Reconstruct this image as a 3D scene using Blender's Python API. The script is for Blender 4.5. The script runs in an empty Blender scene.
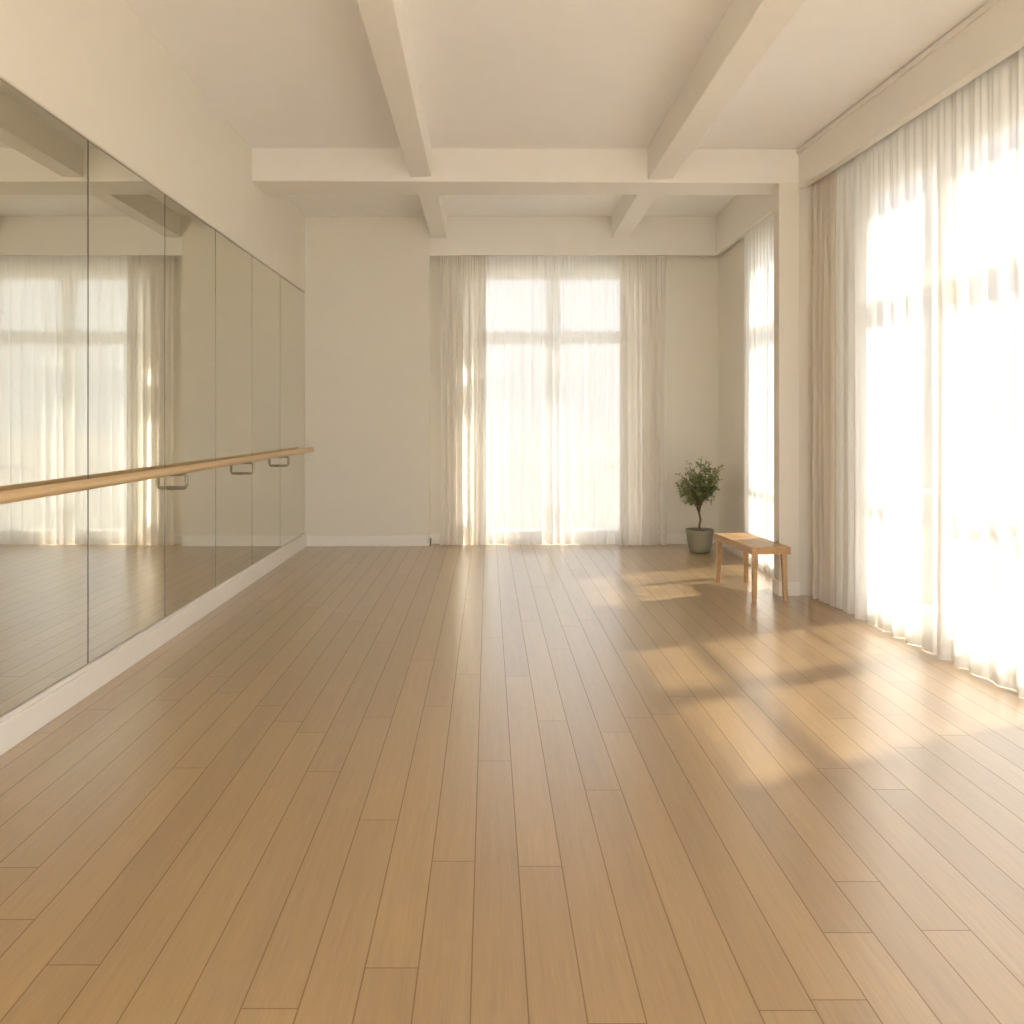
import bpy, bmesh, math, random
from mathutils import Vector, Matrix, noise

sc = bpy.context.scene
COL = sc.collection

# ------------------------------------------------------------------ camera
F_PX = 860.0
cam = bpy.data.cameras.new('camera')
cam.sensor_width = 36.0
cam.sensor_fit = 'HORIZONTAL'
cam.lens = F_PX / 1024.0 * 36.0
cam.shift_x = (512 - 488) / 1024.0
cam.shift_y = -(512 - 422) / 1024.0
cam.clip_start = 0.05
cam.clip_end = 500
camo = bpy.data.objects.new('camera', cam)
COL.objects.link(camo)
camo.location = (0, 0, 1.45)
camo.rotation_euler = (math.radians(90), 0, 0)
sc.camera = camo

# ------------------------------------------------------------------ world (bright hazy sky)
world = bpy.data.worlds.new('hazy_sky')
sc.world = world
world.use_nodes = True
wn = world.node_tree
wn.nodes.clear()
w_out = wn.nodes.new('ShaderNodeOutputWorld')
w_bg = wn.nodes.new('ShaderNodeBackground')
w_tc = wn.nodes.new('ShaderNodeTexCoord')
w_sep = wn.nodes.new('ShaderNodeSeparateXYZ')
w_ramp = wn.nodes.new('ShaderNodeValToRGB')
wn.links.new(w_tc.outputs['Generated'], w_sep.inputs[0])
wn.links.new(w_sep.outputs['Z'], w_ramp.inputs[0])
w_ramp.color_ramp.elements[0].position = 0.0
w_ramp.color_ramp.elements[0].color = (0.83, 0.86, 0.91, 1)
w_e = w_ramp.color_ramp.elements.new(0.045)
w_e.color = (0.85, 0.88, 0.93, 1)
w_e = w_ramp.color_ramp.elements.new(0.10)
w_e.color = (0.95, 0.985, 1.07, 1)
w_ramp.color_ramp.elements[-1].position = 0.6
w_ramp.color_ramp.elements[-1].color = (0.91, 0.98, 1.13, 1)
wn.links.new(w_ramp.outputs[0], w_bg.inputs['Color'])
w_bg.inputs['Strength'].default_value = 2.9
wn.links.new(w_bg.outputs[0], w_out.inputs[0])

# ------------------------------------------------------------------ sun
sun = bpy.data.lights.new('sun', 'SUN')
sun.energy = 42.0
sun.color = (1.0, 0.93, 0.82)
sun.angle = math.radians(2.2)
suno = bpy.data.objects.new('sun', sun)
COL.objects.link(suno)
_el = math.radians(55)
_d = Vector((-0.908 * math.cos(_el), -0.418 * math.cos(_el), -math.sin(_el)))
suno.rotation_euler = _d.to_track_quat('-Z', 'Y').to_euler()
suno.location = (12, 10, 14)

# ------------------------------------------------------------------ exposure
sc.view_settings.view_transform = 'Standard'
sc.view_settings.look = 'None'
sc.view_settings.gamma = 1.0
sc.view_settings.use_curve_mapping = False
sc.view_settings.exposure = 0.73
sc.cycles.max_bounces = 14
sc.cycles.diffuse_bounces = 9
sc.cycles.glossy_bounces = 5
sc.cycles.transmission_bounces = 8
sc.cycles.transparent_max_bounces = 24

# ------------------------------------------------------------------ materials
MAT = {}


def new_mat(name):
    m = bpy.data.materials.new(name)
    m.use_nodes = True
    MAT[name] = m
    return m, m.node_tree, m.node_tree.nodes['Principled BSDF']


def noise_bump(nt, bsdf, scale, strength, dist=0.002):
    tc = nt.nodes.new('ShaderNodeTexCoord')
    nz = nt.nodes.new('ShaderNodeTexNoise')
    nz.inputs['Scale'].default_value = scale
    nz.inputs['Detail'].default_value = 4
    bp = nt.nodes.new('ShaderNodeBump')
    bp.inputs['Strength'].default_value = strength
    bp.inputs['Distance'].default_value = dist
    nt.links.new(tc.outputs['Object'], nz.inputs['Vector'])
    nt.links.new(nz.outputs['Fac'], bp.inputs['Height'])
    nt.links.new(bp.outputs[0], bsdf.inputs['Normal'])
    return tc, nz


def paint(name, col, rough=0.7, var=0.02, scale=6.0, spec=0.3):
    m, nt, b = new_mat(name)
    tc, nz = noise_bump(nt, b, 180.0, 0.12, 0.001)
    n2 = nt.nodes.new('ShaderNodeTexNoise')
    n2.inputs['Scale'].default_value = scale
    mx = nt.nodes.new('ShaderNodeMix')
    mx.data_type = 'RGBA'
    mx.inputs[6].default_value = (*[c * (1 - var) for c in col], 1)
    mx.inputs[7].default_value = (*[min(1, c * (1 + var)) for c in col], 1)
    nt.links.new(tc.outputs['Object'], n2.inputs['Vector'])
    nt.links.new(n2.outputs['Fac'], mx.inputs[0])
    nt.links.new(mx.outputs[2], b.inputs['Base Color'])
    b.inputs['Roughness'].default_value = rough
    b.inputs['Specular IOR Level'].default_value = spec
    return m


paint('wall_paint', (0.795, 0.757, 0.68), 0.75)
paint('ceiling_paint', (0.90, 0.892, 0.88), 0.8)
paint('beam_paint', (0.82, 0.79, 0.74), 0.75)
paint('trim_paint', (0.87, 0.84, 0.79), 0.45, spec=0.4)
paint('frame_paint', (0.86, 0.84, 0.80), 0.4, spec=0.4)
paint('groove_dark', (0.25, 0.20, 0.15), 0.8)
paint('planter_glaze', (0.30, 0.285, 0.205), 0.55, 0.06, 14)
paint('bracket_metal', (0.33, 0.29, 0.20), 0.4, spec=0.5)
MAT['bracket_metal'].node_tree.nodes['Principled BSDF'].inputs['Metallic'].default_value = 0.7
paint('bark', (0.20, 0.14, 0.085), 0.85, 0.3, 60)
paint('paving', (0.21, 0.208, 0.20), 0.9, 0.1, 2)
paint('track_metal', (0.70, 0.66, 0.58), 0.5)
m = paint('soil_dark', (0.05, 0.035, 0.025), 0.95, 0.4, 90)


def wood(name, c0, c1, rough, axis=1, stretch=(38, 1.6, 38)):
    m, nt, b = new_mat(name)
    tc = nt.nodes.new('ShaderNodeTexCoord')
    mp = nt.nodes.new('ShaderNodeMapping')
    mp.inputs['Scale'].default_value = stretch
    nz = nt.nodes.new('ShaderNodeTexNoise')
    nz.inputs['Scale'].default_value = 1.0
    nz.inputs['Detail'].default_value = 5
    nz.inputs['Distortion'].default_value = 0.6
    rp = nt.nodes.new('ShaderNodeValToRGB')
    rp.color_ramp.elements[0].position = 0.3
    rp.color_ramp.elements[0].color = (*c0, 1)
    rp.color_ramp.elements[1].position = 0.7
    rp.color_ramp.elements[1].color = (*c1, 1)
    nt.links.new(tc.outputs['Object'], mp.inputs[0])
    nt.links.new(mp.outputs[0], nz.inputs['Vector'])
    nt.links.new(nz.outputs['Fac'], rp.inputs[0])
    nt.links.new(rp.outputs[0], b.inputs['Base Color'])
    b.inputs['Roughness'].default_value = rough
    return m


wood('bench_wood', (0.43, 0.25, 0.11), (0.56, 0.35, 0.165), 0.42)
wood('barre_wood', (0.66, 0.46, 0.235), (0.75, 0.54, 0.29), 0.30)


def floor_mat():
    m, nt, b = new_mat('oak_planks')
    N, L = nt.nodes, nt.links
    W, LEN = 0.142, 2.1

    def math_(op, a, bb=None, c=None):
        n = N.new('ShaderNodeMath')
        n.operation = op
        for i, v in enumerate((a, bb, c)):
            if v is None:
                continue
            if isinstance(v, (int, float)):
                n.inputs[i].default_value = v
            else:
                L.new(v, n.inputs[i])
        return n.outputs[0]

    tc = N.new('ShaderNodeTexCoord')
    sp = N.new('ShaderNodeSeparateXYZ')
    L.new(tc.outputs['Object'], sp.inputs[0])
    xs = math_('DIVIDE', math_('ADD', sp.outputs['X'], 0.043 + W * 40), W)
    row = math_('FLOOR', xs)
    fx = math_('FRACT', xs)
    wn1 = N.new('ShaderNodeTexWhiteNoise')
    wn1.noise_dimensions = '1D'
    L.new(math_('ADD', row, 13.7), wn1.inputs['W'])
    ys = math_('ADD', math_('DIVIDE', sp.outputs['Y'], LEN), math_('MULTIPLY', wn1.outputs['Value'], 7.0))
    brd = math_('FLOOR', ys)
    fy = math_('FRACT', ys)
    cv = N.new('ShaderNodeCombineXYZ')
    L.new(row, cv.inputs[0])
    L.new(brd, cv.inputs[1])
    wn2 = N.new('ShaderNodeTexWhiteNoise')
    wn2.noise_dimensions = '2D'
    L.new(cv.outputs[0], wn2.inputs['Vector'])
    # grain, shifted per board
    gv = N.new('ShaderNodeCombineXYZ')
    L.new(math_('MULTIPLY', sp.outputs['X'], 60.0), gv.inputs[0])
    L.new(math_('MULTIPLY', sp.outputs['Y'], 2.5), gv.inputs[1])
    L.new(math_('MULTIPLY', wn2.outputs['Value'], 50.0), gv.inputs[2])
    g1 = N.new('ShaderNodeTexNoise')
    g1.inputs['Scale'].default_value = 1.0
    g1.inputs['Detail'].default_value = 3
    g1.inputs['Roughness'].default_value = 0.5
    g1.inputs['Distortion'].default_value = 0.1
    L.new(gv.outputs[0], g1.inputs['Vector'])
    gv2 = N.new('ShaderNodeCombineXYZ')
    L.new(math_('MULTIPLY', sp.outputs['X'], 14.0), gv2.inputs[0])
    L.new(math_('MULTIPLY', sp.outputs['Y'], 0.9), gv2.inputs[1])
    L.new(math_('MULTIPLY', wn2.outputs['Value'], 31.0), gv2.inputs[2])
    g2 = N.new('ShaderNodeTexNoise')
    g2.inputs['Scale'].default_value = 1.0
    g2.inputs['Detail'].default_value = 3
    g2.inputs['Distortion'].default_value = 0.7
    L.new(gv2.outputs[0], g2.inputs['Vector'])
    fac = math_('ADD', math_('ADD', math_('MULTIPLY', wn2.outputs['Value'], 0.28), 0.08),
                math_('ADD', math_('MULTIPLY', g1.outputs['Fac'], 0.40), math_('MULTIPLY', g2.outputs['Fac'], 0.42)))
    rp = N.new('ShaderNodeValToRGB')
    rp.color_ramp.elements[0].position = 0.30
    rp.color_ramp.elements[0].color = (0.262, 0.150, 0.055, 1)
    rp.color_ramp.elements[1].position = 0.95
    rp.color_ramp.elements[1].color = (0.425, 0.270, 0.110, 1)
    L.new(fac, rp.inputs[0])
    # knots, few
    vk = N.new('ShaderNodeTexVoronoi')
    vk.inputs['Scale'].default_value = 0.55
    L.new(tc.outputs['Object'], vk.inputs['Vector'])
    knot = math_('LESS_THAN', vk.outputs['Distance'], 0.005)
    ex = math_('MULTIPLY', math_('MINIMUM', fx, math_('SUBTRACT', 1.0, fx)), W)
    ey = math_('MULTIPLY', math_('MINIMUM', fy, math_('SUBTRACT', 1.0, fy)), LEN)
    e = math_('MINIMUM', ex, ey)
    groove = math_('LESS_THAN', e, 0.0019)
    dark = N.new('ShaderNodeMix')
    dark.data_type = 'RGBA'
    L.new(math_('MINIMUM', math_('ADD', math_('MULTIPLY', groove, 0.72), math_('MULTIPLY', knot, 0.35)), 0.8), dark.inputs[0])
    L.new(rp.outputs[0], dark.inputs[6])
    dark.inputs[7].default_value = (0.16, 0.09, 0.04, 1)
    gv3 = N.new('ShaderNodeCombineXYZ')
    L.new(math_('MULTIPLY', sp.outputs['X'], 230.0), gv3.inputs[0])
    L.new(math_('MULTIPLY', sp.outputs['Y'], 9.0), gv3.inputs[1])
    L.new(math_('MULTIPLY', wn2.outputs['Value'], 77.0), gv3.inputs[2])
    g3 = N.new('ShaderNodeTexNoise')
    g3.inputs['Scale'].default_value = 1.0
    g3.inputs['Detail'].default_value = 3
    L.new(gv3.outputs[0], g3.inputs['Vector'])
    hs = N.new('ShaderNodeHueSaturation')
    grain = math_('ADD', math_('MULTIPLY', g3.outputs['Fac'], 0.50), math_('MULTIPLY', g1.outputs['Fac'], 0.14))
    L.new(math_('ADD', grain, 0.71), hs.inputs['Value'])
    L.new(dark.outputs[2], hs.inputs['Color'])
    L.new(hs.outputs[0], b.inputs['Base Color'])
    L.new(math_('ADD', math_('ADD', math_('MULTIPLY', g2.outputs['Fac'], 0.03), 0.295), math_('MULTIPLY', groove, 0.3)), b.inputs['Roughness'])
    L.new(math_('SUBTRACT', 1.0, math_('MULTIPLY', groove, 0.5)), b.inputs['Coat Weight'])
    L.new(math_('SUBTRACT', 1.0, math_('MULTIPLY', groove, 0.5)), b.inputs['Specular IOR Level'])
    b.inputs['Coat Roughness'].default_value = 0.285
    b.inputs['Coat IOR'].default_value = 2.0
    return m


floor_mat()

m, nt, b = new_mat('mirror_silver')
b.inputs['Base Color'].default_value = (0.79, 0.78, 0.70, 1)
b.inputs['Metallic'].default_value = 1.0
b.inputs['Roughness'].default_value = 0.015
m, nt, b = new_mat('mirror_edge')
b.inputs['Base Color'].default_value = (0.10, 0.10, 0.07, 1)
b.inputs['Roughness'].default_value = 0.3

# window glass: thin clear pane
m, nt, b = new_mat('window_glass')
nt.nodes.remove(b)
o_ = nt.nodes['Material Output']
tr = nt.nodes.new('ShaderNodeBsdfTransparent')
tr.inputs[0].default_value = (0.95, 0.96, 0.95, 1)
gl = nt.nodes.new('ShaderNodeBsdfGlossy')
gl.inputs['Roughness'].default_value = 0.02
lw = nt.nodes.new('ShaderNodeLayerWeight')
lw.inputs['Blend'].default_value = 0.5
pw = nt.nodes.new('ShaderNodeMath')
pw.operation = 'POWER'
pw.inputs[1].default_value = 5.0
nt.links.new(lw.outputs['Facing'], pw.inputs[0])
ma = nt.nodes.new('ShaderNodeMath')
ma.operation = 'MULTIPLY_ADD'
ma.inputs[1].default_value = 0.96
ma.inputs[2].default_value = 0.04
nt.links.new(pw.outputs[0], ma.inputs[0])
mx = nt.nodes.new('ShaderNodeMixShader')
nt.links.new(ma.outputs[0], mx.inputs[0])
nt.links.new(tr.outputs[0], mx.inputs[1])
nt.links.new(gl.outputs[0], mx.inputs[2])
nt.links.new(mx.outputs[0], o_.inputs[0])


def fabric(name, col, open_front, open_edge, transl):
    """woven cloth: gaps between threads (transparent) + threads (diffuse and translucent)"""
    m, nt, b = new_mat(name)
    nt.nodes.remove(b)
    out = nt.nodes['Material Output']
    N, L = nt.nodes, nt.links
    tp = N.new('ShaderNodeBsdfTransparent')
    df = N.new('ShaderNodeBsdfDiffuse')
    tl = N.new('ShaderNodeBsdfTranslucent')
    tc = N.new('ShaderNodeTexCoord')
    mp = N.new('ShaderNodeMapping')
    mp.inputs['Scale'].default_value = (40, 40, 2)
    nz = N.new('ShaderNodeTexNoise')
    nz.inputs['Scale'].default_value = 1.0
    mc = N.new('ShaderNodeMix')
    mc.data_type = 'RGBA'
    mc.inputs[6].default_value = (*[c * 0.97 for c in col], 1)
    mc.inputs[7].default_value = (*col, 1)
    L.new(tc.outputs['Object'], mp.inputs[0])
    L.new(mp.outputs[0], nz.inputs['Vector'])
    L.new(nz.outputs['Fac'], mc.inputs[0])
    L.new(mc.outputs[2], df.inputs[0])
    L.new(mc.outputs[2], tl.inputs[0])
    m1 = N.new('ShaderNodeMixShader')
    m1.inputs[0].default_value = transl
    L.new(df.outputs[0], m1.inputs[1])
    L.new(tl.outputs[0], m1.inputs[2])
    lw = N.new('ShaderNodeLayerWeight')
    lw.inputs['Blend'].default_value = 0.5
    mr = N.new('ShaderNodeMapRange')
    mr.inputs['From Min'].default_value = 0.0
    mr.inputs['From Max'].default_value = 0.9
    mr.inputs['To Min'].default_value = 1 - open_front
    mr.inputs['To Max'].default_value = 1 - open_edge
    L.new(lw.outputs['Facing'], mr.inputs['Value'])
    m2 = N.new('ShaderNodeMixShader')
    L.new(mr.outputs[0], m2.inputs[0])
    L.new(tp.outputs[0], m2.inputs[1])
    L.new(m1.outputs[0], m2.inputs[2])
    L.new(m2.outputs[0], out.inputs[0])
    return m


fabric('sheer_voile', (0.90, 0.905, 0.905), 0.10, 0.03, 0.05)
fabric('sheer_hem', (0.88, 0.875, 0.865), 0.06, 0.02, 0.07)
fabric('drape_linen', (0.93, 0.90, 0.85), 0.10, 0.01, 0.36)
fabric('drape_beige', (0.92, 0.87, 0.80), 0.0, 0.0, 0.45)

m, nt, b = new_mat('leaf_green')
oi = nt.nodes.new('ShaderNodeTexCoord')
nz = nt.nodes.new('ShaderNodeTexNoise')
nz.inputs['Scale'].default_value = 22
rp = nt.nodes.new('ShaderNodeValToRGB')
rp.color_ramp.elements[0].position = 0.35
rp.color_ramp.elements[0].color = (0.11, 0.15, 0.045, 1)
rp.color_ramp.elements[1].position = 0.65
rp.color_ramp.elements[1].color = (0.33, 0.38, 0.16, 1)
nt.links.new(oi.outputs['Object'], nz.inputs['Vector'])
nt.links.new(nz.outputs['Fac'], rp.inputs[0])
nt.links.new(rp.outputs[0], b.inputs['Base Color'])
b.inputs['Roughness'].default_value = 0.45

# ------------------------------------------------------------------ mesh helpers


def ident(u, v, z):
    return (u, v, z)


def add_hexa(bm, p):
    """p: 8 points, bottom ring 0-3 then top ring 4-7"""
    vs = [bm.verts.new(q) for q in p]
    for f in ((0, 3, 2, 1), (4, 5, 6, 7), (0, 1, 5, 4), (1, 2, 6, 5), (2, 3, 7, 6), (3, 0, 4, 7)):
        bm.faces.new([vs[i] for i in f])


def box(bm, a, b, M=ident):
    (x0, y0, z0), (x1, y1, z1) = a, b
    add_hexa(bm, [M(x0, y0, z0), M(x1, y0, z0), M(x1, y1, z0), M(x0, y1, z0),
                  M(x0, y0, z1), M(x1, y0, z1), M(x1, y1, z1), M(x0, y1, z1)])


def tube(bm, pts, r, seg=12, cap=True):
    pts = [Vector(p) for p in pts]
    rs = r if isinstance(r, (list, tuple)) else [r] * len(pts)
    rings = []
    ref = Vector((0, 0, 1))
    for i, p in enumerate(pts):
        t = (pts[min(i + 1, len(pts) - 1)] - pts[max(i - 1, 0)]).normalized()
        rf = ref if abs(t.dot(ref)) < 0.95 else Vector((1, 0, 0))
        a = t.cross(rf).normalized()
        c = a.cross(t).normalized()
        rings.append([bm.verts.new(p + (a * math.cos(k * 2 * math.pi / seg) + c * math.sin(k * 2 * math.pi / seg)) * rs[i])
                      for k in range(seg)])
    for i in range(len(rings) - 1):
        for k in range(seg):
            bm.faces.new((rings[i][k], rings[i][(k + 1) % seg], rings[i + 1][(k + 1) % seg], rings[i + 1][k]))
    if cap:
        bm.faces.new(rings[0])
        bm.faces.new(rings[-1])


def lathe(bm, prof, c, seg=40):
    rings = []
    for r, z in prof:
        rings.append([bm.verts.new((c[0] + r * math.cos(2 * math.pi * k / seg), c[1] + r * math.sin(2 * math.pi * k / seg), c[2] + z))
                      for k in range(seg)])
    for i in range(len(rings) - 1):
        for k in range(seg):
            bm.faces.new((rings[i][k], rings[i][(k + 1) % seg], rings[i + 1][(k + 1) % seg], rings[i + 1][k]))
    return rings


def build(name, bm, mat, parent=None, bevel=0.0, smooth=False, segs=2):
    bmesh.ops.recalc_face_normals(bm, faces=bm.faces)
    me = bpy.data.meshes.new(name)
    bm.to_mesh(me)
    bm.free()
    me.materials.append(MAT[mat])
    o = bpy.data.objects.new(name, me)
    COL.objects.link(o)
    if smooth:
        for p in me.polygons:
            p.use_smooth = True
    if bevel:
        md = o.modifiers.new('bevel', 'BEVEL')
        md.width = bevel
        md.segments = segs
        md.limit_method = 'ANGLE'
        md.angle_limit = math.radians(40)
        if not smooth:
            md.harden_normals = False
    if parent is not None:
        o.parent = parent
        o.matrix_parent_inverse = parent.matrix_world.inverted()
    return o


def empty(name, loc):
    o = bpy.data.objects.new(name, None)
    o.location = loc
    o.empty_display_size = 0.1
    COL.objects.link(o)
    bpy.context.view_layer.update()
    return o


def tag(o, label=None, cat=None, group=None, kind=None):
    if label:
        o['label'] = label
    if cat:
        o['category'] = cat
    if group:
        o['group'] = group
    if kind:
        o['kind'] = kind
    return o


def struct(name, bm, mat, label=None, **kw):
    o = build(name, bm, mat, **kw)
    o['kind'] = 'structure'
    if label:
        o['label'] = label
    return o


# frames along the two stretches of the right-hand wall
P0 = Vector((2.59, 7.17, 0))
D0 = Vector((0.0471, -1, 0)).normalized()
N0 = Vector((-D0.y, D0.x, 0))


def R(u, v, z):                       # near stretch: u runs towards the camera, v outwards
    p = P0 + D0 * u + N0 * v
    return (p.x, p.y, z)


PB = Vector((2.665, 10.06, 0))
DB = Vector((-0.02, -1, 0)).normalized()
NB = Vector((-DB.y, DB.x, 0))


def B(u, v, z):                       # bay stretch
    p = PB + DB * u + NB * v
    return (p.x, p.y, z)


def zc(x):                            # underside of the main ceiling
    return 3.93 - 0.0433 * (x + 2.14)


# ------------------------------------------------------------------ structure
bm = bmesh.new()
box(bm, (-2.6, -2.9, -0.12), (3.7, 10.8, 0.0))
struct('floor', bm, 'oak_planks', 'light oak plank floor with satin varnish')

bm = bmesh.new()
box(bm, (-2.5, -2.8, 0), (-2.14, 10.5, 4.35))
struct('wall_left', bm, 'wall_paint', 'cream left wall above and behind the mirrors')

bm = bmesh.new()
box(bm, (-2.14, 10.06, 0), (-0.684, 10.6, 4.3))
RY = 10.24
box(bm, (-0.684, RY, 0), (-0.14, RY + 0.25, 4.3))
box(bm, (1.69, RY, 0), (2.9, RY + 0.25, 4.3))
box(bm, (-0.14, RY, 3.25), (1.69, RY + 0.25, 4.3))
box(bm, (-0.14, RY, 0), (1.69, RY + 0.25, 0.06))
struct('wall_back', bm, 'wall_paint', 'cream back wall with the shallow window recess')

U0, U1 = 0.78, 2.95                    # opening of the large right window
bm = bmesh.new()
V0, V1 = 0.19, 0.25
box(bm, (-0.02, V0, 0), (U0, V1, 4.2), R)
box(bm, (U1, V0, 0), (6.2, V1, 4.2), R)
box(bm, (9.2, V0, 0), (10.0, V1, 4.2), R)
for a, b_ in ((U0, U1), (6.2, 9.2)):  # second opening serves the added, unseen fill window
    box(bm, (a, V0, 3.20), (b_, V1, 4.2), R)
    box(bm, (a, V0, 0), (b_, V1, 0.08), R)
# pier wall closing the curtain alcove at the column
box(bm, (-0.17, 0.0, 0), (-0.02, V1, 4.2), R)
# bay stretch
WB = 0.075
box(bm, (-0.5, WB, 0), (1.12, 0.20, 4.2), B)
box(bm, (1.12, WB, 3.25), (2.45, 0.20, 4.2), B)
box(bm, (1.12, WB, 0), (2.45, 0.20, 0.08), B)
box(bm, (2.45, WB, 0), (2.75, 0.20, 4.2), B)
struct('wall_right', bm, 'wall_paint', 'cream right wall behind the curtains')

bm = bmesh.new()
box(bm, (-2.5, -2.75, 0), (3.3, -2.5, 0.08))
box(bm, (-2.5, -2.75, 2.95), (3.3, -2.5, 4.3))
box(bm, (-2.5, -2.75, 0.08), (-2.1, -2.5, 2.95))
box(bm, (2.95, -2.75, 0.08), (3.3, -2.5, 2.95))
struct('wall_front', bm, 'wall_paint', 'wall behind the viewer with wide glazing added for fill light')  # opening sized for the added rear glazing

bm = bmesh.new()
add_hexa(bm, [(-2.5, -2.8, zc(-2.5)), (3.33, -2.8, zc(3.33)), (2.86, 7.45, zc(2.86)), (-2.5, 8.0, zc(-2.5)),
              (-2.5, -2.8, 4.4), (3.33, -2.8, 4.4), (2.86, 7.45, 4.4), (-2.5, 8.0, 4.4)])
add_hexa(bm, [(-2.5, 8.0, 3.86), (2.86, 7.45, 3.86), (2.88, 10.6, 3.86), (-2.5, 10.6, 3.86),
              (-2.5, 8.0, 4.4), (2.86, 7.45, 4.4), (2.88, 10.6, 4.4), (-2.5, 10.6, 4.4)])
struct('ceiling', bm, 'ceiling_paint', 'cream plaster ceiling between the beams')


def crossbeam_y(x, back=False):
    t = (x + 2.14) / 4.73
    return (8.27 + (7.54 - 8.27) * t) if back else (7.79 + (7.17 - 7.79) * t)


def crossbeam_z(x):
    return 3.634 + (3.44 - 3.634) * (x + 2.14) / 4.73


bm = bmesh.new()
xa, xb = -2.2, 2.84
add_hexa(bm, [(xa, crossbeam_y(xa), crossbeam_z(xa)), (xb, crossbeam_y(xb), crossbeam_z(xb)),
              (xb, crossbeam_y(xb, 1), crossbeam_z(xb)), (xa, crossbeam_y(xa, 1), crossbeam_z(xa)),
              (xa, crossbeam_y(xa), 4.2), (xb, crossbeam_y(xb), 4.2), (xb, crossbeam_y(xb, 1), 4.2), (xa, crossbeam_y(xa, 1), 4.2)])
struct('crossbeam', bm, 'beam_paint', 'deep cream beam crossing the whole room', bevel=0.006)


def beam(x0a, x1a, x0b, x1b, ya, yb, zb, label):
    bm = bmesh.new()
    add_hexa(bm, [(x0a, ya, zb), (x1a, ya, zb), (x1b, yb, zb), (x0b, yb, zb),
                  (x0a, ya, 4.2), (x1a, ya, 4.2), (x1b, yb, 4.2), (x0b, yb, 4.2)])
    struct('ceiling_beam', bm, 'beam_paint', label, bevel=0.008)


beam(-0.65, -0.455, -0.69, -0.50, -2.6, 7.62, 3.612, 'left ceiling beam running towards the viewer')
beam(1.32, 1.525, 1.36, 1.57, -2.6, 7.35, 3.515, 'right ceiling beam running towards the viewer')
beam(-0.66, -0.47, -0.67, -0.48, 8.0, 10.1, 3.612, 'left short ceiling beam beyond the crossbeam')
beam(1.40, 1.60, 1.45, 1.65, 7.6, 10.1, 3.60, 'right short ceiling beam beyond the crossbeam')

# valances that hide the curtain tracks
bm = bmesh.new()
box(bm, (-0.684, 10.06, 3.40), (2.68, 10.115, 4.0))
struct('trim_1', bm, 'beam_paint', 'curtain valance over the back window', bevel=0.004)
bm = bmesh.new()
box(bm, (-0.0, -0.0, 3.40), (2.6, 0.045, 4.0), B)
struct('trim_2', bm, 'beam_paint', 'curtain valance over the narrow side window', bevel=0.004)
bm = bmesh.new()
box(bm, (-0.05, 0.0, 3.40), (9.7, 0.07, 4.0), R)
struct('trim_3', bm, 'beam_paint', 'long curtain valance over the big side window', bevel=0.005)
# cornice line at the top of the long valance


def Rt(u, v, dz):
    x, y, _ = R(u, v, 0)
    return (x, y, zc(x) + dz)


bm = bmesh.new()
box(bm, (0.0, -0.022, -0.045), (9.7, 0.01, -0.012), Rt)
struct('trim_4', bm, 'beam_paint', 'thin cornice moulding above the long valance', bevel=0.004)

# column
bm = bmesh.new()
add_hexa(bm, [(2.435, 7.195, 0), (2.60, 7.17, 0), (2.60, 7.33, 0), (2.435, 7.33, 0),
              (2.435, 7.195, 3.7), (2.60, 7.17, 3.7), (2.60, 7.33, 3.7), (2.435, 7.33, 3.7)])
add_hexa(bm, [(2.56, 7.2, 0), (2.78, 7.2, 0), (2.78, 7.6, 0), (2.60, 7.6, 0),
              (2.56, 7.2, 3.7), (2.78, 7.2, 3.7), (2.78, 7.6, 3.7), (2.60, 7.6, 3.7)])
struct('column', bm, 'wall_paint', 'square cream column under the end of the crossbeam', bevel=0.004)


# baseboards: board plus a small top lip
def skirting(name, runs, label):
    bm = bmesh.new()
    for (M, a, b_, v_face, h, t) in runs:
        box(bm, (a, v_face, 0), (b_, v_face + t, h * 0.84), M)
        box(bm, (a, v_face + t * 0.45, h * 0.84), (b_, v_face + t, h), M)
    return struct(name, bm, 'trim_paint', label, bevel=0.003)


def ML(u, v, z):
    return (-2.115 - v, u, z)


def MBk(u, v, z):
    return (u, 10.042 + v, z)


def MBr(u, v, z):
    return (u, RY - 0.018 + v, z)


def MRet(u, v, z):
    return (-0.684 + 0.018 - v, u, z)


skirting('baseboard_left', [(ML, -2.5, 10.06, 0.0, 0.158, 0.025)], 'tall white baseboard under the mirrors')
skirting('baseboard_back', [(MBk, -2.115, -0.666, 0.0, 0.12, 0.018), (MBr, -0.684, -0.14, 0.0, 0.12, 0.018),
                            (MBr, 1.69, 2.735, 0.0, 0.12, 0.018), (MRet, 10.042, RY, 0.0, 0.12, 0.018)],
         'white baseboard along the back wall')
skirting('baseboard_right', [(B, -0.16, 1.12, WB - 0.018, 0.12, 0.018), (B, 1.12, 2.75, WB - 0.018, 0.12, 0.018),
                             (R, 0.0, 6.2, V0 - 0.018, 0.14, 0.018)],
         'white baseboard along the right wall')
bm = bmesh.new()
box(bm, (2.423, 7.19, 0), (2.435, 7.33, 0.12))
box(bm, (2.423, 7.160, 0), (2.60, 7.172, 0.12))
box(bm, (2.423, 7.172, 0), (2.44, 7.196, 0.12))
struct('trim_5', bm, 'trim_paint', 'white baseboard round the column foot', bevel=0.003)


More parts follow.
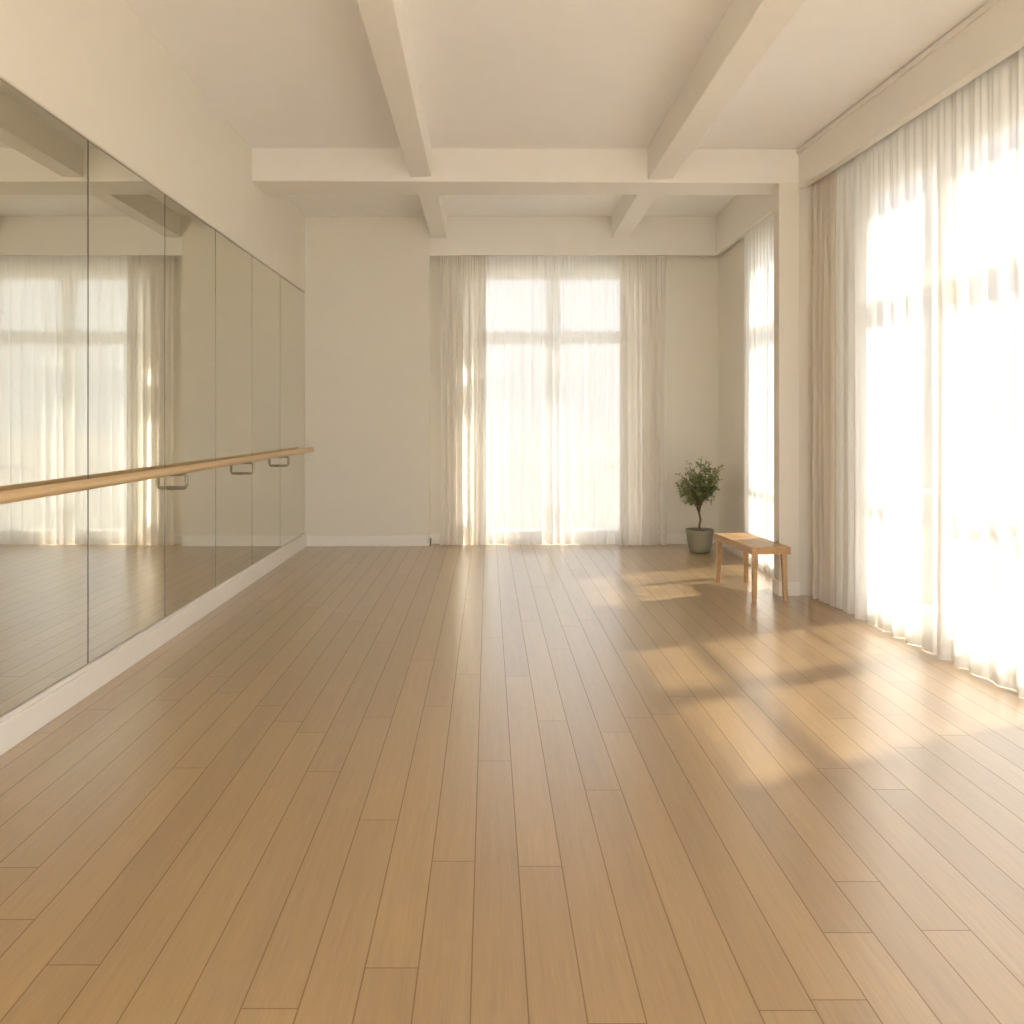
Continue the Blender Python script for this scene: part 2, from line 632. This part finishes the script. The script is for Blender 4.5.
# ------------------------------------------------------------------ windows
def window(name, M, a0, a1, z0, z1, panes, v0, label, trans=(2.39, 2.54), rail=0.905, t=0.09, ztop=3.165, zbot=0.15):
    """frame, mullion, transoms; panes = list of (u0,u1) clear widths"""
    bm = bmesh.new()
    cuts = [a0] + [c for p in panes for c in p] + [a1]
    for i in range(0, len(cuts), 2):
        box(bm, (cuts[i], v0, z0), (cuts[i + 1], v0 + t, z1), M)
    for p in panes:
        box(bm, (p[0], v0, ztop), (p[1], v0 + t, z1), M)
        box(bm, (p[0], v0, z0), (p[1], v0 + t, zbot), M)
        box(bm, (p[0], v0, trans[0]), (p[1], v0 + t, trans[1]), M)
    root = struct(name, bm, 'frame_paint', label, bevel=0.006)
    for p in panes:
        bm = bmesh.new()
        box(bm, (p[0], v0 + 0.01, rail - 0.014), (p[1], v0 + t - 0.01, rail + 0.014), M)
        r_ = build('rail', bm, 'frame_paint', root)
        for za, zb in ((zbot, trans[0]), (trans[1], ztop)):
            bm = bmesh.new()
            box(bm, (p[0] - 0.005, v0 + t / 2, za - 0.005), (p[1] + 0.005, v0 + t / 2 + 0.006, zb + 0.005), M)
            build('pane', bm, 'window_glass', root)
    return root


def MW(u, v, z):
    return (u, RY + v, z)


window('window_1', MW, -0.14, 1.69, 0.06, 3.25, [(-0.07, 0.70), (0.867, 1.614)], 0.08, 'tall white two-light window in the back wall')
window('window_2', B, 1.12, 2.45, 0.08, 3.25, [(1.19, 1.74), (1.83, 2.38)], WB + 0.05, 'tall narrow window behind the column', t=0.05)
window('window_3', R, U0, U1, 0.08, 3.20, [(0.855, 1.67), (1.905, 2.87)], V0 + 0.01, 'large white side window behind the long sheers',
       rail=0.995, t=0.045, ztop=3.10, zbot=0.24, trans=(2.33, 2.46))
window('fill_window_4', R, 6.2, 9.2, 0.08, 3.20, [(6.3, 7.65), (7.75, 9.1)], V0 + 0.01, 'unseen side window added behind the viewer for fill light', t=0.045)  # added out of view, without sheers, to let in fill light


def MF(u, v, z):
    return (u, -2.7 + v, z)


window('fill_window_5', MF, -2.1, 2.95, 0.08, 2.95, [(-2.04, -0.45), (-0.39, 1.25), (1.31, 2.89)], 0.06, 'unseen wide glazing added behind the viewer for fill light', ztop=2.88, zbot=0.13)  # invented rear glazing, out of view, main source of fill light



# ------------------------------------------------------------------ curtains
def cloth(bm, M, u0, u1, v, za, zb, fold, amp, seed, top_amp=0.5, rows=16, jitter=0.35, bulge=0.0):
    rnd = random.Random(seed)
    # irregular fold widths
    br = [0.0]
    L = abs(u1 - u0)
    while br[-1] < L:
        br.append(br[-1] + fold * (1 + rnd.uniform(-jitter, jitter)))
    k = L / br[-1]
    br = [x * k for x in br]
    amps = [amp * rnd.uniform(0.6, 1.15) for _ in br]
    sgn = 1 if u1 > u0 else -1
    per = 14
    cols = []
    for i in range(len(br) - 1):
        for j in range(per):
            f = j / per
            cols.append((br[i] + (br[i + 1] - br[i]) * f, 2 * math.pi * (i + f), amps[i] * (1 - f) + amps[i + 1] * f))
    cols.append((L, 2 * math.pi * (len(br) - 1), amps[-1]))
    grid = []
    for r in range(rows + 1):
        t = r / rows
        z = zb + (za - zb) * t                       # from the top down
        drop = zb - z
        g = min(1.0, drop / 1.3)
        g = g * g * (3 - 2 * g)
        line = []
        for (s, ph, am) in cols:
            wob = 0.35 * math.sin(ph * 0.31 + seed) * g + 0.22 * math.sin(z * 1.7 + ph * 0.13 + seed)
            full = math.cos(ph + wob) + 0.28 * math.cos(2.3 * ph + 1.1 + seed) * (0.4 + 0.6 * g)
            tight = 0.75 * math.cos(ph + wob) + 0.55 * math.cos(3 * ph + seed)
            off = am * (g * full + (1 - g) * top_amp * tight)
            du = 0.25 * fold * math.sin(ph + 0.8) * g * 0.6
            w = s + du * (1 if 0 < s < L else 0)
            line.append(bm.verts.new(M(u0 + sgn * min(max(w, 0), L), v - off - bulge * g, z)))
        grid.append(line)
    for r in range(rows):
        for c in range(len(cols) - 1):
            bm.faces.new((grid[r][c], grid[r][c + 1], grid[r + 1][c + 1], grid[r + 1][c]))


def curtain(name, M, u0, u1, v, ztop, mat, hem_mat, fold, amp, seed, label, cat, group=None, hem=0.11, zlow=0.003, **kw):
    x, y, _ = M((u0 + u1) / 2, v, 0)
    root = empty(name, (x, y, 0))
    tag(root, label, cat, group)
    bm = bmesh.new()
    cloth(bm, M, u0, u1, v, zlow, ztop, fold, amp, seed, rows=26, **kw)
    # bottom band is the hem: split the faces by height
    low = [f for f in bm.faces if f.calc_center_median().z < zlow + hem]
    b2 = bm.copy()
    bmesh.ops.delete(bm, geom=low, context='FACES')
    up = [f for f in b2.faces if not f.calc_center_median().z < zlow + hem]
    bmesh.ops.delete(b2, geom=up, context='FACES')
    build('cloth', bm, mat, root, smooth=True)
    build('hem', b2, hem_mat, root, smooth=True)
    return root


def MC(u, v, z):
    return (u, v, z)


# back window
curtain('drape', MC, -0.57, -0.02, 10.125 + 0.0, 3.50, 'drape_linen', 'drape_linen', 0.095, 0.032, 3,
        'gathered cream drape left of the back window', 'curtain', 'cream drapes beside the back window', top_amp=0.8)
curtain('drape', MC, 1.55, 2.10, 10.125, 3.50, 'drape_linen', 'drape_linen', 0.095, 0.032, 8,
        'gathered cream drape right of the back window, near the potted plant', 'curtain', 'cream drapes beside the back window', top_amp=0.8)
curtain('sheer_curtain', MC, -0.12, 1.67, 10.19, 3.50, 'sheer_voile', 'sheer_hem', 0.12, 0.018, 5,
        'white sheer curtain covering the back window between two cream drapes', 'curtain')
# bay side window
curtain('sheer_curtain', B, 1.05, 2.42, 0.045, 3.50, 'sheer_voile', 'sheer_hem', 0.12, 0.016, 11,
        'narrow white sheer curtain behind the bench and column', 'curtain')
# long side window
curtain('drape', R, 0.06, 0.45, 0.12, 3.48, 'drape_beige', 'drape_beige', 0.085, 0.046, 21,
        'beige drape bunched beside the column', 'curtain', top_amp=0.8)
curtain('sheer_curtain', R, 0.47, 5.2, 0.115, 3.48, 'sheer_voile', 'sheer_hem', 0.17, 0.030, 33,
        'wide white sheer curtain over the big side window, cut off by the right edge', 'curtain')

# curtain tracks
for M, a, b_, v, z, lab in ((MC, -0.6, 2.2, 10.15, 3.50, 'slim curtain track above the back window sheers'),
                            (B, 1.0, 2.45, 0.05, 3.50, 'short curtain track above the narrow side window'),
                            (R, 0.02, 5.4, 0.115, 3.48, 'long curtain track behind the side valance')):
    bm = bmesh.new()
    box(bm, (a, v - 0.015, z), (b_, v + 0.015, z + 0.022), M)
    tag(build('curtain_track', bm, 'track_metal', bevel=0.002), lab, 'curtain track')

# ------------------------------------------------------------------ mirrors
edges = [2.40, 3.49, 4.58, 5.67, 6.72, 7.76, 8.81, 9.99]
labs = ['mirror panel beyond the left edge of the photo',
        'tall mirror panel nearest the viewer, cut off by the left edge',
        'second tall mirror panel from the viewer, reflecting the back window sheers',
        'third tall mirror panel, where the first barre bracket shows',
        'fourth tall mirror panel along the left wall',
        'fifth tall mirror panel, second from the back wall',
        'last narrow-looking mirror panel, next to the back wall']
for i, lab in enumerate(labs):
    y0, y1 = edges[i] + 0.004, edges[i + 1] - 0.004
    bm = bmesh.new()
    box(bm, (-2.1395, y0, 0.163), (-2.1315, y1, 2.95))
    root = build('wall_mirror', bm, 'mirror_edge')
    tag(root, lab, 'mirror', 'wall mirror panels')
    bm = bmesh.new()
    g = 0.003
    box(bm, (-2.1315, y0 + g, 0.163 + g), (-2.130, y1 - g, 2.95 - g))
    build('glass', bm, 'mirror_silver', root)
bm = bmesh.new()
box(bm, (-2.1399, 2.39, 0.158), (-2.122, 10.0, 0.1625))
box(bm, (-2.1399, 2.39, 2.951), (-2.120, 10.0, 2.962))
tag(build('mirror_channel', bm, 'track_metal'), 'thin metal channel strips along top and bottom of the mirrors', 'mirror channel')

# ------------------------------------------------------------------ barre
BX, BZ, BR = -2.045, 1.131, 0.0275
root = empty('ballet_barre', (BX, 5.5, BZ))
tag(root, 'long round light wood ballet barre fixed in front of the mirrors', 'barre')
bm = bmesh.new()
n = 30
pts, rs = [], []
y0, y1 = 1.6, 9.98
for t, rr in ((0, 0.6), (0.004, 0.85), (0.012, 1.0)):
    pts.append((BX, y0 + t, BZ))
    rs.append(BR * rr)
for i in range(1, n):
    pts.append((BX, y0 + (y1 - y0) * i / n, BZ))
    rs.append(BR)
for t, rr in ((0.012, 1.0), (0.004, 0.85), (0, 0.6)):
    pts.append((BX, y1 - t, BZ))
    rs.append(BR * rr)
tube(bm, pts, rs, 24)
build('rail', bm, 'barre_wood', root, smooth=True)
for yb in (5.80, 7.45, 8.76, 2.6):
    bm = bmesh.new()
    zt, zb = BZ - BR - 0.006, BZ - BR - 0.098
    xa, xb, rr = -2.122, BX + 0.012, 0.022
    loop = [(xa, yb, zt)]
    loop += [(xb - rr, yb, zt)]
    for k in range(1, 6):
        a = math.pi / 2 * (1 - k / 5)
        loop.append((xb - rr + rr * math.cos(a), yb, zt - rr + rr * math.sin(a)))
    for k in range(0, 6):
        a = -math.pi / 2 * k / 5
        loop.append((xb - rr + rr * math.cos(a), yb, zb + rr + rr * math.sin(a)))
    loop.append((xa, yb, zb))
    tube(bm, loop, 0.012, 10)
    br = build('bracket', bm, 'bracket_metal', root, smooth=True)
    for zz in (zt, zb):
        bm = bmesh.new()
        tube(bm, [(-2.1295, yb, zz), (-2.1225, yb, zz)], 0.0145, 16)
        build('flange', bm, 'bracket_metal', br)

# ------------------------------------------------------------------ bench
ang = math.radians(4.3)
bc = Vector((2.238, 7.35, 0))
ca, sa = math.cos(ang), math.sin(ang)


def BN(x, y, z):                      # bench frame: x across, y along
    return (bc.x + x * ca - y * sa, bc.y + x * sa + y * ca, z)


root = empty('wooden_bench', (bc.x, bc.y, 0))
tag(root, 'small light oak bench with tapered legs beside the column', 'bench')
HL, HW, ZT = 0.46, 0.16, 0.445
bm = bmesh.new()
box(bm, (-HW, -HL, ZT - 0.024), (HW, HL, ZT), BN)
build('seat', bm, 'bench_wood', root, bevel=0.004)
bm = bmesh.new()
for s in (-1, 1):
    box(bm, (s * (HW - 0.008) - 0.008, -HL + 0.006, ZT - 0.058), (s * (HW - 0.008) + 0.008, HL - 0.006, ZT - 0.0245), BN)
    box(bm, (-HW + 0.016, s * (HL - 0.016) - 0.008, ZT - 0.058), (HW - 0.016, s * (HL - 0.016) + 0.008, ZT - 0.0245), BN)
build('apron', bm, 'bench_wood', root)
for sx in (-1, 1):
    for sy in (-1, 1):
        bm = bmesh.new()
        cx, cy = sx * (HW - 0.042), sy * (HL - 0.05)
        fx, fy = sx * (HW - 0.030), sy * (HL - 0.035)
        a, b_ = 0.021, 0.016
        add_hexa(bm, [BN(fx - b_, fy - b_, 0.002), BN(fx + b_, fy - b_, 0.002), BN(fx + b_, fy + b_, 0.002), BN(fx - b_, fy + b_, 0.002),
                      BN(cx - a, cy - a, ZT - 0.025), BN(cx + a, cy - a, ZT - 0.025), BN(cx + a, cy + a, ZT - 0.025), BN(cx - a, cy + a, ZT - 0.025)])
        build('leg', bm, 'bench_wood', root, bevel=0.004)

# ------------------------------------------------------------------ potted tree
PX, PY = 2.36, 9.58
root = empty('potted_plant', (PX, PY, 0))
tag(root, 'small leafy tree in a grey-green planter in the back right corner', 'plant')
bm = bmesh.new()
prof = [(0.0, 0.004), (0.100, 0.004), (0.112, 0.012), (0.124, 0.06), (0.136, 0.13), (0.146, 0.215), (0.147, 0.22), (0.153, 0.223),
        (0.155, 0.228), (0.155, 0.252), (0.153, 0.256), (0.143, 0.256), (0.140, 0.252), (0.137, 0.21)]
lathe(bm, prof, (PX, PY, 0))
bmesh.ops.remove_doubles(bm, verts=bm.verts, dist=0.0005)
build('planter', bm, 'planter_glaze', root, smooth=True)
bm = bmesh.new()
lathe(bm, [(0.0, 0.236), (0.05, 0.238), (0.10, 0.234), (0.1385, 0.228)], (PX, PY, 0))
bmesh.ops.remove_doubles(bm, verts=bm.verts, dist=0.0005)
build('soil', bm, 'soil_dark', root, smooth=True)

rnd = random.Random(12)
bm = bmesh.new()
tpts = [(PX - 0.002, PY, 0.225), (PX - 0.006, PY, 0.30), (PX + 0.008, PY, 0.36), (PX - 0.004, PY + 0.005, 0.42), (PX - 0.012, PY, 0.47)]
tube(bm, tpts, [0.015, 0.013, 0.0125, 0.0115, 0.010], 10)
build('trunk', bm, 'bark', root, smooth=True)
bm = bmesh.new()
tips = []
top = Vector(tpts[-1])
low = Vector(tpts[-2])
crown_c = Vector((PX - 0.01, PY, 0.80))
ends = []
NB_ = 26
for i in range(NB_):
    a = i * 2.39996
    t = (i + 0.5) / NB_
    zz = 0.92 - 1.62 * t                      # from the top of the crown to its skirt
    rr = math.sqrt(max(0.0, 1 - zz * zz))
    k_ = rnd.uniform(0.86, 1.02)
    ends.append(Vector((PX - 0.005 + 0.245 * rr * k_ * math.cos(a), PY + 0.22 * rr * k_ * math.sin(a), 0.795 + 0.235 * zz * k_)))
ends.append(Vector((PX + 0.235, PY - 0.02, 0.93)))
ends.append(Vector((PX + 0.02, PY, 1.03)))
for e in ends:
    s = low if e.z < 0.70 else top
    mid = s.lerp(e, 0.5) + Vector((0, 0, 0.05)) - Vector(((e.x - s.x) * 0.18, (e.y - s.y) * 0.18, 0))
    P = []
    for k in range(7):
        t = k / 6
        P.append((1 - t) ** 2 * s + 2 * t * (1 - t) * mid + t * t * e)
    tube(bm, P, [0.0065 * (1 - 0.75 * k / 6) for k in range(7)], 6)
    for k in (2, 3, 4, 5, 6):
        tips.append((P[k], (P[k] - P[k - 1]).normalized(), k))
    for _ in range(4):
        k = rnd.choice((3, 4, 5))
        dv = Vector((rnd.gauss(0, 1), rnd.gauss(0, 1), rnd.gauss(0.3, 0.6))).normalized()
        q = P[k] + dv * rnd.uniform(0.05, 0.09)
        tube(bm, [P[k], (P[k] + q) / 2 + Vector((0, 0, 0.008)), q], [0.003, 0.0022, 0.0015], 5)
        tips.append((q, dv, 6))
        tips.append(((P[k] + q) / 2, dv, 6))
build('branches', bm, 'bark', root, smooth=True)
bm = bmesh.new()


def leaf(bm, p, d, ln):
    d = d.normalized()
    up = Vector((rnd.gauss(0, 0.35), rnd.gauss(0, 0.35), 1)).normalized()
    s = d.cross(up)
    if s.length < 1e-3:
        return
    s.normalize()
    n_ = s.cross(d)
    w = ln * 0.24
    prof = [(0.0, 0.0, 0), (0.3, 0.9, 0.03), (0.55, 1.0, 0.03), (0.8, 0.6, 0.0), (1.0, 0.0, -0.10)]
    mids, ls, rs_ = [], [], []
    for (t, ww, hh) in prof:
        c = p + d * ln * t + n_ * ln * hh
        mids.append(bm.verts.new(c))
        if 0 < t < 1:
            ls.append(bm.verts.new(c + s * w * ww + n_ * ln * 0.05))
            rs_.append(bm.verts.new(c - s * w * ww + n_ * ln * 0.05))
    for side in (ls, rs_):
        bm.faces.new((mids[0], side[0], mids[1]))
        bm.faces.new((mids[1], side[0], side[1], mids[2]))
        bm.faces.new((mids[2], side[1], side[2], mids[3]))
        bm.faces.new((mids[3], side[2], mids[4]))


for (p, d, k) in tips:
    for _ in range(8 if k >= 3 else 3):
        dv = (d * 0.5 + Vector((rnd.gauss(0, 1), rnd.gauss(0, 1), rnd.gauss(-0.25, 0.5)))).normalized()
        q = p + Vector((rnd.gauss(0, 0.018), rnd.gauss(0, 0.018), rnd.gauss(0, 0.014)))
        if q.x + dv.x * 0.05 < 2.66:
            leaf(bm, q, dv, rnd.uniform(0.028, 0.044))
build('foliage', bm, 'leaf_green', root)

# ------------------------------------------------------------------ outside
bm = bmesh.new()
box(bm, (-60, -60, -0.5), (90, 120, -0.13))
struct('ground', bm, 'paving', 'pale paved ground outside')
